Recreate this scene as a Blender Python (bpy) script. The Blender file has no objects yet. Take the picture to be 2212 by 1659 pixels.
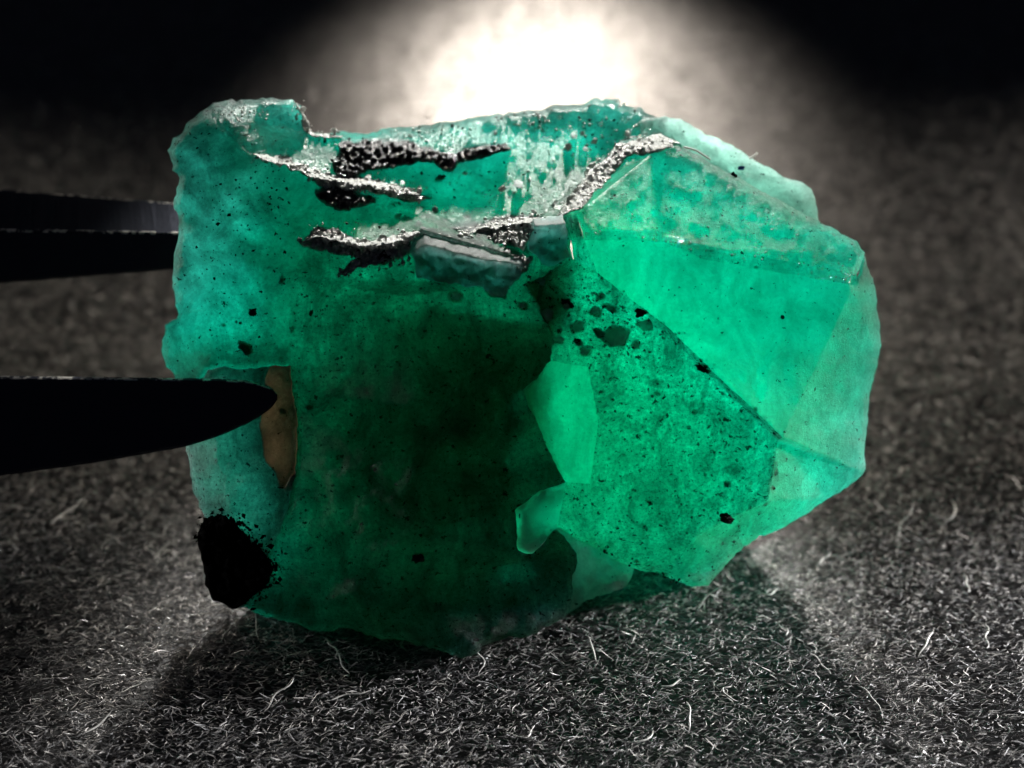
import bpy, bmesh, math, random
import numpy as np
from mathutils import Vector, Matrix, noise
from mathutils.geometry import delaunay_2d_cdt, tessellate_polygon

random.seed(11)
rng = np.random.default_rng(11)
scene = bpy.context.scene
C = scene.collection
scene.unit_settings.system = 'METRIC'
scene.unit_settings.scale_length = 0.004        # one unit is four millimetres: a macro shot

# ------------------------------------------------------------------ camera
TH = math.radians(38)                            # pitch below the horizontal
DIST = 8.0                                       # camera to the plane of focus
VIEW = Vector((0, math.cos(TH), -math.sin(TH)))
UP = Vector((0, math.sin(TH), math.cos(TH)))
GAP = 1.26                                       # how far down the stone's face plane meets the paper
P0 = Vector((0, 0, GAP * math.cos(TH)))          # centre of the plane of focus; the paper is z = 0
CAM = P0 - VIEW * DIST
M0 = Matrix(((1, UP.x, -VIEW.x, P0.x), (0, UP.y, -VIEW.y, P0.y), (0, UP.z, -VIEW.z, P0.z), (0, 0, 0, 1)))
cam = bpy.data.cameras.new("camera")
camo = bpy.data.objects.new("camera", cam)
C.objects.link(camo)
camo.matrix_world = Matrix.Translation(CAM) @ M0.to_3x3().to_4x4()
cam.sensor_width = 36
cam.lens = 36 * DIST / 4.0
cam.clip_start = 0.1
cam.clip_end = 200
cam.dof.use_dof = True
cam.dof.focus_distance = DIST - 0.02
cam.dof.aperture_fstop = 0.001 * cam.lens / 0.19
scene.camera = camo

# ------------------------------------------------------------------ world and lamps
world = bpy.data.worlds.new("World")
scene.world = world
world.use_nodes = True
world.node_tree.nodes["Background"].inputs[0].default_value = (0.5, 0.6, 1.0, 1)
world.node_tree.nodes["Background"].inputs[1].default_value = 0.02


def lamp(name, loc, target, energy, size, color, spot, blend):
    l = bpy.data.lights.new(name, 'SPOT')
    l.energy = energy
    l.shadow_soft_size = size
    l.color = color
    l.spot_size = math.radians(spot)
    l.spot_blend = blend
    o = bpy.data.objects.new(name, l)
    C.objects.link(o)
    o.location = loc
    o.rotation_euler = (Vector(target) - Vector(loc)).to_track_quat('-Z', 'Y').to_euler()
    return o


lamp("torch_lamp", (0.22, 8.6, 3.4), (0.18, 3.15, 0.0), 4600, 0.30, (1.0, 0.88, 0.76), 36, 1.0)      # makes the bright pool on the paper
lamp("back_lamp", (0.9, 8.2, 5.2), (-0.06, 0.0, 1.12), 11500, 0.35, (1.0, 0.97, 0.92), 19.6, 0.3)       # shines through the stone
lamp("side_fill", (-8, 4.0, 1.2), (-2.5, 1.8, 0), 2400, 0.3, (1.0, 0.90, 0.76), 40, 1.0)  # added fill for the paper left of the stone, no known source
lamp("side_fill", (8, 4.0, 1.2), (2.6, 2.0, 0), 3200, 0.3, (1.0, 0.90, 0.78), 40, 1.0)  # the same added fill on the right
lamp("low_fill", (-8, 1.0, 1.3), (0.3, -1.35, -0.1), 11000, 0.3, (0.95, 0.97, 1.0), 21, 1.0)            # added fill, no known source: rakes the near paper under the tweezers
lamp("low_fill", (8, 1.0, 1.3), (-0.2, -1.35, -0.1), 10500, 0.3, (0.98, 0.98, 1.0), 21, 1.0)  # its added twin from the right

scene.view_settings.view_transform = 'Standard'
scene.view_settings.look = 'None'
scene.view_settings.exposure = 0
scene.view_settings.gamma = 1
scene.render.engine = 'CYCLES'
cy = scene.cycles
cy.max_bounces = 14
cy.diffuse_bounces = 10
cy.glossy_bounces = 5
cy.transmission_bounces = 10
cy.volume_bounces = 2
cy.sample_clamp_indirect = 6
cy.use_denoising = True


# ------------------------------------------------------------------ helpers
def tag(o, label=None, cat=None, group=None, kind=None):
    for k, v in (('label', label), ('category', cat), ('group', group), ('kind', kind)):
        if v:
            o[k] = v
    return o


def link(name, me, mat=None, parent=None, smooth=True):
    o = bpy.data.objects.new(name, me)
    C.objects.link(o)
    if mat:
        me.materials.append(mat)
    if parent:
        o.parent = parent
    if smooth:
        me.polygons.foreach_set('use_smooth', np.ones(len(me.polygons), dtype=bool))
    return o


def mesh_np(name, verts, faces):
    """fast mesh from an (n,3) array and an (m,3|4) array"""
    me = bpy.data.meshes.new(name)
    verts = np.asarray(verts, dtype=np.float32)
    faces = np.asarray(faces, dtype=np.int32)
    k = faces.shape[1]
    me.vertices.add(len(verts))
    me.vertices.foreach_set('co', verts.ravel())
    me.loops.add(faces.size)
    me.loops.foreach_set('vertex_index', faces.ravel())
    me.polygons.add(len(faces))
    me.polygons.foreach_set('loop_start', np.arange(len(faces), dtype=np.int32) * k)
    me.update(calc_edges=True)
    me.validate()
    return me


def loc3(x, y, w):
    """a point of the stone (its own frame: x right, y up along the stone's face, z out of the face)"""
    s = (1 - w / DIST) / 553.0
    return ((x - 1106.0) * s, (829.5 - y) * s, w)


def fbm(x, y, z, octs=4, gain=0.5):
    a, f, t = 1.0, 1.0, 0.0
    for _ in range(octs):
        t += a * noise.noise((x * f, y * f, z * f))
        a *= gain
        f *= 2.03
    return t


# ------------------------------------------------------------------ materials
class NT:
    def __init__(self, name):
        self.m = bpy.data.materials.new(name)
        self.m.use_nodes = True
        self.t = self.m.node_tree
        self.t.nodes.clear()
        self.out = self.t.nodes.new('ShaderNodeOutputMaterial')
        tc = self.t.nodes.new('ShaderNodeTexCoord')
        self.obj = tc.outputs['Object']

    def n(self, typ, ins=None, **props):
        nd = self.t.nodes.new(typ)
        for k, v in props.items():
            setattr(nd, k, v)
        for k, v in (ins or {}).items():
            s = nd.inputs[k]
            if hasattr(v, 'is_linked') or isinstance(v, bpy.types.NodeSocket):
                self.t.links.new(v, s)
            else:
                s.default_value = v
        return nd

    def noise(self, scale, detail=4, rough=0.55, vec=None, dist=0.0):
        return self.n('ShaderNodeTexNoise', {'Vector': vec or self.obj, 'Scale': scale, 'Detail': detail,
                                             'Roughness': rough, 'Distortion': dist}).outputs['Fac']

    def ramp(self, fac, stops):
        r = self.n('ShaderNodeValToRGB', {'Fac': fac})
        el = r.color_ramp.elements
        while len(el) < len(stops):
            el.new(0.5)
        for e, (p, c) in zip(el, stops):
            e.position = p
            e.color = c if len(c) == 4 else (*c, 1)
        return r.outputs['Color']

    def math(self, op, a, b=0.0):
        return self.n('ShaderNodeMath', {0: a, 1: b}, operation=op).outputs[0]

    def mul(self, a, b, fac=1.0):
        nd = self.n('ShaderNodeMix', {0: fac, 6: a, 7: b}, data_type='RGBA', blend_type='MULTIPLY')
        return nd.outputs[2]

    def mixc(self, fac, a, b):
        return self.n('ShaderNodeMix', {0: fac, 6: a, 7: b}, data_type='RGBA').outputs[2]

    def scaled(self, v):
        return self.n('ShaderNodeMapping', {'Vector': self.obj, 'Scale': v}).outputs[0]


def g3(v):
    return (v, v, v, 1)


def emerald(name, dens=7.0, col=(0.04, 0.93, 0.74, 1), haze=0.025, dust=(0.22, 0.50, 0.40, 1),
            rough=0.44, bump=0.45, trans=0.95, cloud=0.62, clear=0.35):
    """frosted, included beryl: a translucent skin round a body that absorbs red and some blue.
    Face attributes: 'etch' = how coarsely the face is etched, 'veil' = how full of specks and veils it is; on one crease strip it paints shade."""
    k = NT(name)
    etch = k.n('ShaderNodeAttribute', attribute_name='etch').outputs['Fac']
    veil = k.n('ShaderNodeAttribute', attribute_name='veil').outputs['Fac']
    cl = k.ramp(k.noise(4.2, 9, 0.70, dist=0.9), [(0.33, g3(1 - cloud)), (0.60, g3(1.0))])
    # veils: torn, wispy clouds, dense where 'veil' is high
    wv = k.ramp(k.noise(7, 10, 0.74, vec=k.scaled((1.0, 0.6, 1.0)), dist=1.0), [(0.36, g3(0.15)), (0.60, g3(1.0))])
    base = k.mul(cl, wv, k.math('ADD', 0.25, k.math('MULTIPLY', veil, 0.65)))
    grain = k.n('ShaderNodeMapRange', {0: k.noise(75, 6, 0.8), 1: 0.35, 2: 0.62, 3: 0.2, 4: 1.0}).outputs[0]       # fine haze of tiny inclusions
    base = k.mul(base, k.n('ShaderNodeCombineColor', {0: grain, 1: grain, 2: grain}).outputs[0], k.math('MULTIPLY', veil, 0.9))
    # specks: small dark grains, many sizes
    def specks(scale, thr, soft, vec=None):
        nz = k.noise(scale, 3, 0.6, vec=vec)
        m = k.n('ShaderNodeMapRange', {0: nz, 1: thr, 2: k.math('ADD', thr, soft), 3: 0.06, 4: 1.0}).outputs[0]
        return m
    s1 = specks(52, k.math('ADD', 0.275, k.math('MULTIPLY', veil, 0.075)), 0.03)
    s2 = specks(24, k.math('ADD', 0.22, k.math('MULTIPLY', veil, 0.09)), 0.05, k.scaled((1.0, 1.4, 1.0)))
    for sk in (s1, s2):
        cc = k.n('ShaderNodeCombineColor', {0: sk, 1: sk, 2: sk}).outputs[0]
        base = k.mul(base, cc)
    tcol = k.mul(base, g3(trans))
    st = k.math('ADD', bump, k.math('MULTIPLY', etch, 0.55))
    n1 = k.noise(260, 3, 0.7)
    n2 = k.noise(80, 6, 0.75, dist=0.4)
    hgt = k.math('ADD', k.math('MULTIPLY', n1, 0.45), k.math('MULTIPLY', n2, 0.9))
    bp = k.n('ShaderNodeBump', {'Strength': st, 'Distance': k.math('ADD', 0.012, k.math('MULTIPLY', etch, 0.012)), 'Height': hgt}).outputs[0]
    tr = k.n('ShaderNodeBsdfTranslucent', {'Color': tcol, 'Normal': bp}).outputs[0]
    if clear:
        frn = k.n('ShaderNodeAttribute', attribute_name='facet').outputs['Fac']
        rf = k.n('ShaderNodeBsdfRefraction', {'Color': tcol, 'Roughness': 0.28, 'IOR': 1.25, 'Normal': bp}).outputs[0]
        tr = k.n('ShaderNodeMixShader', {0: k.math('MULTIPLY', frn, clear), 1: tr, 2: rf}).outputs[0]
    di = k.n('ShaderNodeBsdfDiffuse', {'Color': k.mul(base, dust), 'Normal': bp}).outputs[0]
    hz = k.n('ShaderNodeMapRange', {0: k.noise(16, 8, 0.75), 1: 0.42, 2: 0.66, 3: haze * 0.4, 4: haze * 1.6}).outputs[0]
    hz = k.math('MULTIPLY', hz, k.math('ADD', 0.7, k.math('MULTIPLY', etch, 0.5)))
    body = k.n('ShaderNodeMixShader', {0: hz, 1: tr, 2: di}).outputs[0]
    gl = k.n('ShaderNodeBsdfAnisotropic', {'Color': (1, 1, 1, 1), 'Roughness': k.math('SUBTRACT', rough, k.math('MULTIPLY', etch, 0.22)), 'Normal': bp}).outputs[0]
    lw = k.n('ShaderNodeLayerWeight', {'Blend': 0.5, 'Normal': bp}).outputs['Facing']
    fr = k.math('ADD', k.math('MULTIPLY', k.math('POWER', lw, 4.0), 0.16), k.math('ADD', 0.010, k.math('MULTIPLY', etch, 0.010)))
    sh = k.n('ShaderNodeMixShader', {0: fr, 1: body, 2: gl}).outputs[0]
    k.t.links.new(sh, k.out.inputs['Surface'])
    va = k.n('ShaderNodeVolumeAbsorption', {'Color': col, 'Density': dens})
    k.t.links.new(va.outputs[0], k.out.inputs['Volume'])
    return k.m


def rocky(name, c0, c1, rough, bump, scale, spec=0.5, trans=0.0, cut=(0.3, 0.7)):
    k = NT(name)
    nz = k.noise(scale, 7, 0.65)
    nz = k.n('ShaderNodeMapRange', {0: nz, 1: cut[0], 2: cut[1]}).outputs[0]
    col = k.mixc(nz, c0, c1)
    bp = k.n('ShaderNodeBump', {'Strength': bump, 'Distance': 0.03, 'Height': k.noise(scale * 2.2, 6, 0.7)}).outputs[0]
    p = k.n('ShaderNodeBsdfPrincipled', {'Base Color': col, 'Roughness': rough, 'Specular IOR Level': spec, 'Normal': bp})
    sh = p.outputs[0]
    if trans:
        tr = k.n('ShaderNodeBsdfTranslucent', {'Color': col, 'Normal': bp}).outputs[0]
        sh = k.n('ShaderNodeMixShader', {0: trans, 1: sh, 2: tr}).outputs[0]
    k.t.links.new(sh, k.out.inputs['Surface'])
    return k.m


MAT = {
    'emerald': emerald('emerald', dens=19.0, col=(0.02, 0.930, 0.866, 1)),
    'clear': emerald('clear_emerald', dens=17.0, col=(0.0, 0.974, 0.915, 1), haze=0.02, cloud=0.15),
    'pale': emerald('pale_emerald', dens=6.0, haze=0.05, cloud=0.35),
    'grey': emerald('grey_beryl', dens=1.2, col=(0.25, 0.85, 0.72, 1), haze=0.05, cloud=0.3, trans=1.0, clear=0.5, dust=(0.6, 0.65, 0.62, 1)),
    'black': rocky('black_schist', (0.006, 0.006, 0.007, 1), (0.03, 0.03, 0.032, 1), 0.28, 0.7, 30, 0.7),
    'matrix': rocky('dull_schist', (0.001, 0.001, 0.001, 1), (0.004, 0.004, 0.004, 1), 1.0, 0.5, 20, 0.0),
    'crust': rocky('white_fracture_crust', (0.50, 0.53, 0.50, 1), (0.88, 0.88, 0.84, 1), 0.25, 0.7, 30, 0.7, 0.25),
    'incl': rocky('inclusion', (0.002, 0.003, 0.002, 1), (0.012, 0.014, 0.01, 1), 0.6, 0.5, 40, 0.2),
    'brown': emerald('iron_stained_beryl', dens=5.0, col=(0.84, 0.64, 0.34, 1), haze=0.03, dust=(0.5, 0.33, 0.17, 1), trans=0.8, cloud=0.7),
    'dim': emerald('dim_beryl', dens=40.0, col=(0.35, 0.975, 0.935, 1), haze=0.03, cloud=0.5, trans=0.95, clear=0.15, dust=(0.2, 0.5, 0.4, 1)),
    'glassy': emerald('glassy_emerald', dens=2.0, col=(0.1, 0.95, 0.8, 1), haze=0.02, cloud=0.2, trans=1.0, clear=0.15, rough=0.25),
    'slabby': emerald('milky_beryl', dens=12.0, col=(0.15, 0.86, 0.78, 1), haze=0.03, cloud=0.6),
    'body_shade': rocky('body_shade_tint', (0.2, 0.4, 0.4, 1), (0.4, 0.62, 0.6, 1), 0.6, 0.2, 14, 0.1, 0.9),  # tint of the sheet that stands for shade inside the body
    'mixed': rocky('mixed_crust', (0.01, 0.012, 0.012, 1), (0.85, 0.86, 0.82, 1), 0.22, 0.8, 26, 0.8, 0.30, (0.36, 0.46)),
    'blue': rocky('blue_flake', (0.0, 0.03, 0.25, 1), (0.0, 0.05, 0.38, 1), 0.4, 0.2, 20),
    'lint': rocky('white_lint', (0.7, 0.7, 0.68, 1), (0.85, 0.85, 0.82, 1), 0.4, 0.0, 20, 0.5, 0.3),
}

# ------------------------------------------------------------------ the paper
k = NT('black_paper')
fib = k.n('ShaderNodeTexNoise', {'Vector': k.scaled((7, 26, 10)), 'Scale': 1.6, 'Detail': 6, 'Roughness': 0.65, 'Distortion': 1.6}).outputs['Fac']
fib2 = k.noise(55, 4, 0.6, vec=k.scaled((1, 1.5, 1)))
h = k.math('ADD', fib, k.math('MULTIPLY', fib2, 0.35))
bp = k.n('ShaderNodeBump', {'Strength': 0.2, 'Distance': 0.02, 'Height': h}).outputs[0]
colp = k.ramp(fib, [(0.35, g3(0.008)), (0.7, g3(0.045))])
pb = k.n('ShaderNodeBsdfPrincipled', {'Base Color': colp, 'Roughness': 0.33, 'Specular IOR Level': 0.5, 'Normal': bp})
k.t.links.new(pb.outputs[0], k.out.inputs['Surface'])
MAT['paper'] = k.m

N = 180
gx = np.linspace(-9, 9, N)
gy = np.linspace(-7, 11, N)
X, Y = np.meshgrid(gx, gy)
Z = 0.012 * np.sin(X * 2.1 + 0.6 * Y) * np.cos(Y * 1.7) - 0.012
V = np.stack([X.ravel(), Y.ravel(), Z.ravel()], 1)
I = np.arange(N * N).reshape(N, N)
F = np.stack([I[:-1, :-1].ravel(), I[:-1, 1:].ravel(), I[1:, 1:].ravel(), I[1:, :-1].ravel()], 1)
paper = link('paper', mesh_np('paper', V, F), MAT['paper'])
tag(paper, kind='structure')


def fibre_mesh(name, n, x0, x1, y0, y1, lmin, lmax, rmin, rmax, lift, stand, seg=4, sides=3, pts=None, head=None):
    """n curved fibres as thin tapered tubes lying on the paper, some standing up"""
    px = rng.uniform(x0, x1, n) if pts is None else np.array([p[0] for p in pts])
    py = rng.uniform(y0, y1, n) if pts is None else np.array([p[1] for p in pts])
    if pts is None and y0 < 0:                       # the dense nap thins out gradually into the distance
        far = rng.random(n) < 0.22
        py = np.where(far, y1 - 0.4 + 2.2 * (1 - np.sqrt(rng.random(n))), py)
    L = lmin + (lmax - lmin) * rng.random(n) ** 2.2
    R = rng.uniform(rmin, rmax, n)
    a = np.where(rng.random(n) < 0.3, rng.uniform(-1.57, 1.57, n), rng.normal(0.12, 0.38, n)) + math.pi * (rng.random(n) < 0.5) if head is None else np.array(head)
    bend = rng.normal(0, 0.8, n)
    s = np.linspace(-0.5, 0.5, seg + 1)[None, :]
    ang = a[:, None] + bend[:, None] * s + 0.5 * rng.normal(0, 1, n)[:, None] * np.sin(s * 9)
    ds = (L / seg)[:, None]
    x = px[:, None] + np.cumsum(np.cos(ang) * ds, 1)
    y = py[:, None] + np.cumsum(np.sin(ang) * ds, 1)
    zz = rng.uniform(0, lift, n)[:, None] + (rng.random((n, 1)) < stand) * rng.uniform(0, 0.8, (n, 1)) * L[:, None] * (s + 0.5) \
        + 0.15 * L[:, None] * rng.normal(0, 1, (n, 1)) * (0.25 - s ** 2)
    zz = np.maximum(zz, -0.004)
    tx, ty = np.cos(ang), np.sin(ang)
    taper = (1.0 - 0.75 * np.abs(2 * s) ** 3)
    ver = np.zeros((n, seg + 1, sides, 3), dtype=np.float32)
    for j in range(sides):
        ph = 2 * math.pi * j / sides
        rr = R[:, None] * taper
        ver[:, :, j, 0] = x - ty * rr * math.cos(ph)
        ver[:, :, j, 1] = y + tx * rr * math.cos(ph)
        ver[:, :, j, 2] = zz + rr * math.sin(ph)
    base = (np.arange(n) * (seg + 1) * sides)[:, None]
    fs = []
    for i in range(seg):
        for j in range(sides):
            j2 = (j + 1) % sides
            fs.append([i * sides + j, i * sides + j2, (i + 1) * sides + j2, (i + 1) * sides + j])
    fs = np.array(fs)
    faces = (base[:, :, None] + fs[None]).reshape(-1, 4)
    return mesh_np(name, ver.reshape(-1, 3), faces)


def fibre_mat(name, c0, c1, rough, spec):
    k = NT(name)
    nz = k.noise(3.0, 2)
    wn = k.n('ShaderNodeTexWhiteNoise', {'Vector': k.n('ShaderNodeVectorMath', {0: k.obj, 1: (9, 9, 0)}, operation='MULTIPLY').outputs[0]})
    col = k.mixc(k.noise(12, 3, 0.8), c0, c1)
    p = k.n('ShaderNodeBsdfPrincipled', {'Base Color': col, 'Roughness': rough, 'Specular IOR Level': spec})
    k.t.links.new(p.outputs[0], k.out.inputs['Surface'])
    return k.m


MAT['fibre'] = fibre_mat('black_fibre', (0.04, 0.04, 0.044, 1), (0.22, 0.216, 0.21, 1), 0.32, 0.6)
MAT['pale_fibre'] = fibre_mat('pale_fibre', (0.25, 0.25, 0.25, 1), (0.7, 0.68, 0.62, 1), 0.35, 0.6)
MAT['grey_fibre'] = fibre_mat('grey_fibre', (0.18, 0.18, 0.20, 1), (0.76, 0.72, 0.65, 1), 0.3, 0.6)
for (nb, ng, x0, y0, y1, z_) in ((56000, 80000, 2.7, -2.1, 1.6, 1.0), (32000, 26000, 3.9, 0.6, 7.2, 1.15)):
    fo = link('paper_fibres', fibre_mesh('paper_fibres', nb, -x0, x0, y0, y1, 0.025, 0.10, 0.0018 * z_, 0.0036 * z_, 0.03, 0.2, seg=3), MAT['fibre'])
    tag(fo, 'dense nap of fine black fibres covering the dark paper', 'fibres', kind='stuff')
    fo = link('paper_fibres', fibre_mesh('paper_fibres', ng, -x0, x0, y0, y1, 0.010, 0.062, 0.0012 * z_, 0.0028 * z_, 0.04, 0.35, seg=2), MAT['grey_fibre'])
    tag(fo, 'greyish fibre tips glinting among the black nap of the paper', 'fibres', kind='stuff')


def on_paper(x, y):
    d = VIEW * DIST + Vector((1, 0, 0)) * ((x - 1106) / 553) + UP * ((829.5 - y) / 553)
    t = -CAM.z / d.z
    return CAM + d * t


# the long pale fibres that stand out one by one: pieces of the paper
LONG = [(100, 1150, .1), (62, 1113, 2.9), (140, 1250, .2), (215, 1205, .9), (305, 1170, .5), (505, 1190, .9), (565, 1400, 1.9), (620, 1370, 2.0),
        (735, 1450, 2.0), (880, 1425, 1.8), (760, 1480, 2.0), (1035, 1480, 1.7), (1100, 1600, .5), (330, 1230, .9), (30, 1280, .1), (90, 1380, .3),
        (400, 1440, .7), (470, 1410, 1.1), (250, 1520, .6), (560, 1560, .8), (690, 1530, .3), (1290, 1450, 1.8), (1420, 1500, .4), (1500, 1340, .6),
        (1630, 1300, .3), (1760, 1240, .8), (1920, 1180, .9), (2030, 1150, 1.1), (2080, 1300, 1.6), (1790, 1480, 2.2), (1900, 1560, 2.0), (1600, 1530, 2.3),
        (1980, 1440, 1.0), (2120, 1420, 1.4), (1480, 1600, 1.5), (1330, 1610, .2), (820, 1600, .2), (180, 1600, .8), (320, 1340, .4), (1700, 1390, 1.9)]
for (x, y, hd) in LONG:
    p = on_paper(x, y)
    me = fibre_mesh('fibre', 1, 0, 0, 0, 0, 0.09, 0.20, 0.0026, 0.0042, 0.03, 0.6, seg=9, sides=5, pts=[(0, 0)], head=[hd + 0.0])
    fb = link('fibre', me, MAT['pale_fibre'], paper)
    fb.location = (p.x, p.y, 0.025)

# ------------------------------------------------------------------ the emerald
stone = bpy.data.objects.new('emerald', None)
C.objects.link(stone)
stone.matrix_world = M0
stone.empty_display_size = 0.3
tag(stone, 'rough green emerald crystal cluster gripped by the black tweezers above the paper', 'gemstone')


def roughen(poly, amp0, seglen, seed, shared=None, ec=None):
    """split the edges of a polygon of (x,y,w) and push the new points about; a shared edge splits the same way"""
    out = []
    n = len(poly)
    for i in range(n):
        a, b = poly[i], poly[(i + 1) % n]
        key = (a, b) if a < b else (b, a)
        if shared is not None and key in shared:
            pts = shared[key]
        else:
            amp = amp0 * (0.35 if ec and ec.get(key, 1) > 1 else 1.0)
            p, q = Vector(key[0]), Vector(key[1])
            d = q - p
            L = math.hypot(d.x, d.y)
            m = max(1, int(L / seglen))
            nx, ny = (-d.y / L, d.x / L) if L > 0 else (0, 0)
            pts = []
            for j in range(1, m):
                t = j / m
                c = p + d * t
                o = fbm(c.x * 0.022 + seed, c.y * 0.022, seed * 1.7, 5, 0.62) * amp * min(1, 4 * t * (1 - t) + 0.25)
                pts.append((c.x + nx * o, c.y + ny * o, c.z))
            if shared is not None:
                shared[key] = pts
        out.append(a)
        out.extend(pts if key[0] == a else pts[::-1])
    return out


def tri_height(tris, xy):
    """height at points from a list of (3,3) triangles; outside points take the nearest triangle"""
    best = np.full(len(xy), 1e9)
    res = np.zeros(len(xy))
    for (A, B, D) in tris:
        v0, v1 = B[:2] - A[:2], D[:2] - A[:2]
        den = v0[0] * v1[1] - v1[0] * v0[1]
        if abs(den) < 1e-9:
            continue
        p = xy - A[:2]
        u = (p[:, 0] * v1[1] - v1[0] * p[:, 1]) / den
        v = (v0[0] * p[:, 1] - p[:, 0] * v0[1]) / den
        out = np.maximum.reduce([-u, -v, u + v - 1, np.zeros(len(xy))]) * math.sqrt(abs(den))
        ok = out < best - 1e-9
        uu, vv = np.clip(u, 0, 1), np.clip(v, 0, 1)
        z = A[2] + uu * (B[2] - A[2]) + vv * (D[2] - A[2])
        res[ok] = z[ok]
        best[ok] = out[ok]
    return res


def seg_dist(xy, loop):
    d = np.full(len(xy), 1e9)
    for i in range(len(loop)):
        a, b = np.array(loop[i][:2]), np.array(loop[(i + 1) % len(loop)][:2])
        ab = b - a
        t = np.clip(((xy - a) @ ab) / max(ab @ ab, 1e-9), 0, 1)
        d = np.minimum(d, np.hypot(*(xy - a - t[:, None] * ab).T))
    return d


def tess(polys):
    tris = []
    for p in polys:
        idx = tessellate_polygon([[Vector((q[0], q[1], 0)) for q in p]])
        for t in idx:
            tris.append(tuple(np.array(p[i], float) for i in t))
    return tris


def slab(name, facets, mat, back, parent=stone, amp=4.0, seglen=9, step=8.0, disp=0.008, dscale=0.03, seed=1.0,
         taper=90.0, rim=0.05, hfun=None, dome=0.0, domew=30.0, rough_oct=4, backn=0.05, edge_soft=0.0, mats=None, inset=0.0, smooth=(), chisel=0.0):
    """a closed crystal: planar facets in front (crisp edges), a bulging broken back, rough outline.
    facets: polygons of (x, y, w); back: depth of the back, a number or f(x, y)"""
    def ccw(f):
        ar = sum(f[i][0] * f[(i + 1) % len(f)][1] - f[(i + 1) % len(f)][0] * f[i][1] for i in range(len(f)))
        return f if ar > 0 else f[::-1]
    facets = [ccw([tuple(q) for q in f]) for f in facets]
    shared = {}
    ec = {}
    for f in facets:
        for i in range(len(f)):
            kk = tuple(sorted((f[i], f[(i + 1) % len(f)])))
            ec[kk] = ec.get(kk, 0) + 1
    polys = [roughen([tuple(q) for q in f], amp, seglen, seed, shared, ec) for f in facets]
    if inset:
        cx, cy = np.mean([q[:2] for p in polys for q in p], 0)
        def pull(q):
            dx, dy = cx - q[0], cy - q[1]
            L = math.hypot(dx, dy)
            return (q[0] + dx / L * inset, q[1] + dy / L * inset, q[2])
        polys = [[pull(q) for q in p] for p in polys]
    # the outer loop: edges used once
    cnt = {}
    for p in polys:
        for i in range(len(p)):
            a, b = p[i][:2], p[(i + 1) % len(p)][:2]
            kk = (a, b) if a < b else (b, a)
            cnt[kk] = cnt.get(kk, 0) + 1
    outer = [kk for kk, c in cnt.items() if c == 1]
    tris = tess(facets)
    # seed points on a jittered grid
    allp = {}
    pts, faces = [], []
    for p in polys:
        f = []
        for q in p:
            kk = (round(q[0], 3), round(q[1], 3))
            if kk not in allp:
                allp[kk] = len(pts)
                pts.append(Vector((q[0], q[1])))
            f.append(allp[kk])
        faces.append(f)
    bx = np.array([(q.x, q.y) for q in pts])
    lo, hi = bx.min(0), bx.max(0)
    xs = np.arange(lo[0], hi[0], step)
    ys = np.arange(lo[1], hi[1], step * 0.87)
    g = np.array([(x + (step / 2 if j % 2 else 0), y) for j, y in enumerate(ys) for x in xs])
    g += rng.uniform(-0.2, 0.2, g.shape) * step
    oa = np.array([kk[0] for kk in outer])
    ob = np.array([kk[1] for kk in outer])

    def odist(xy):
        d = np.full(len(xy), 1e9)
        for a, b in zip(oa, ob):
            ab = b - a
            t = np.clip(((xy - a) @ ab) / max(ab @ ab, 1e-9), 0, 1)
            d = np.minimum(d, np.hypot(*(xy - a - t[:, None] * ab).T))
        return d
    keep = odist(g) > step * 0.45
    pts += [Vector(q) for q in g[keep]]
    vo, eo, fo_, ov, oe, of = delaunay_2d_cdt(pts, [], faces, 1, 1e-4)
    tri = np.array([f for f, o in zip(fo_, of) if len(f) == 3 and len(o) > 0], dtype=np.int64)
    fid = np.array([o[0] for f, o in zip(fo_, of) if len(f) == 3 and len(o) > 0], dtype=np.int64)
    xy = np.array([(v.x, v.y) for v in vo])
    used = np.unique(tri)
    remap = -np.ones(len(xy), dtype=np.int64)
    remap[used] = np.arange(len(used))
    tri = remap[tri]
    xy = xy[used]
    w = hfun(xy) if hfun is not None else tri_height(tris, xy)
    if smooth:
        # weather the chosen facets: their creases even out
        sel = np.zeros(len(xy), dtype=bool)
        sel[tri[np.isin(fid, smooth)].ravel()] = True
        oth = np.zeros(len(xy), dtype=bool)
        oth[tri[~np.isin(fid, smooth)].ravel()] = True
        sel &= ~oth & (odist(xy) > 2.0)
        ea = np.concatenate([tri[:, [0, 1]], tri[:, [1, 2]], tri[:, [2, 0]]])
        for _ in range(60):
            acc, cn = np.zeros(len(xy)), np.zeros(len(xy))
            np.add.at(acc, ea[:, 0], w[ea[:, 1]])
            np.add.at(acc, ea[:, 1], w[ea[:, 0]])
            np.add.at(cn, ea[:, 0], 1)
            np.add.at(cn, ea[:, 1], 1)
            w = np.where(sel, acc / np.maximum(cn, 1), w)
    d = odist(xy)
    if chisel:
        et = np.zeros(len(xy))
        lu = np.array([(mats or {}).get(i, (0.0, 0.3))[0] for i in range(len(facets))])
        np.maximum.at(et, tri.ravel(), np.repeat(lu[fid], 3))
        rg = np.array([abs(fbm(a * .045 + 3, b * .085, seed, 4, 0.6)) - .3 for a, b in xy])
        w = w + chisel * et * rg
    if dome:
        w = w + dome * np.sqrt(np.clip(1 - (1 - np.clip(d / domew, 0, 1)) ** 2, 0, 1))
    nz = np.array([fbm(a * dscale, b * dscale, seed * 3.1, rough_oct, 0.6) for a, b in xy])
    w = w + nz * disp
    if edge_soft:
        w = w - edge_soft * (1 - np.clip(d / 14.0, 0, 1)) ** 2
    bk = np.array([back(a, b) for a, b in xy]) if callable(back) else np.full(len(xy), float(back))
    t = np.clip(d / taper, 0, 1)
    t = np.sqrt(np.clip(1 - (1 - t) ** 2, 0, 1))
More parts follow.
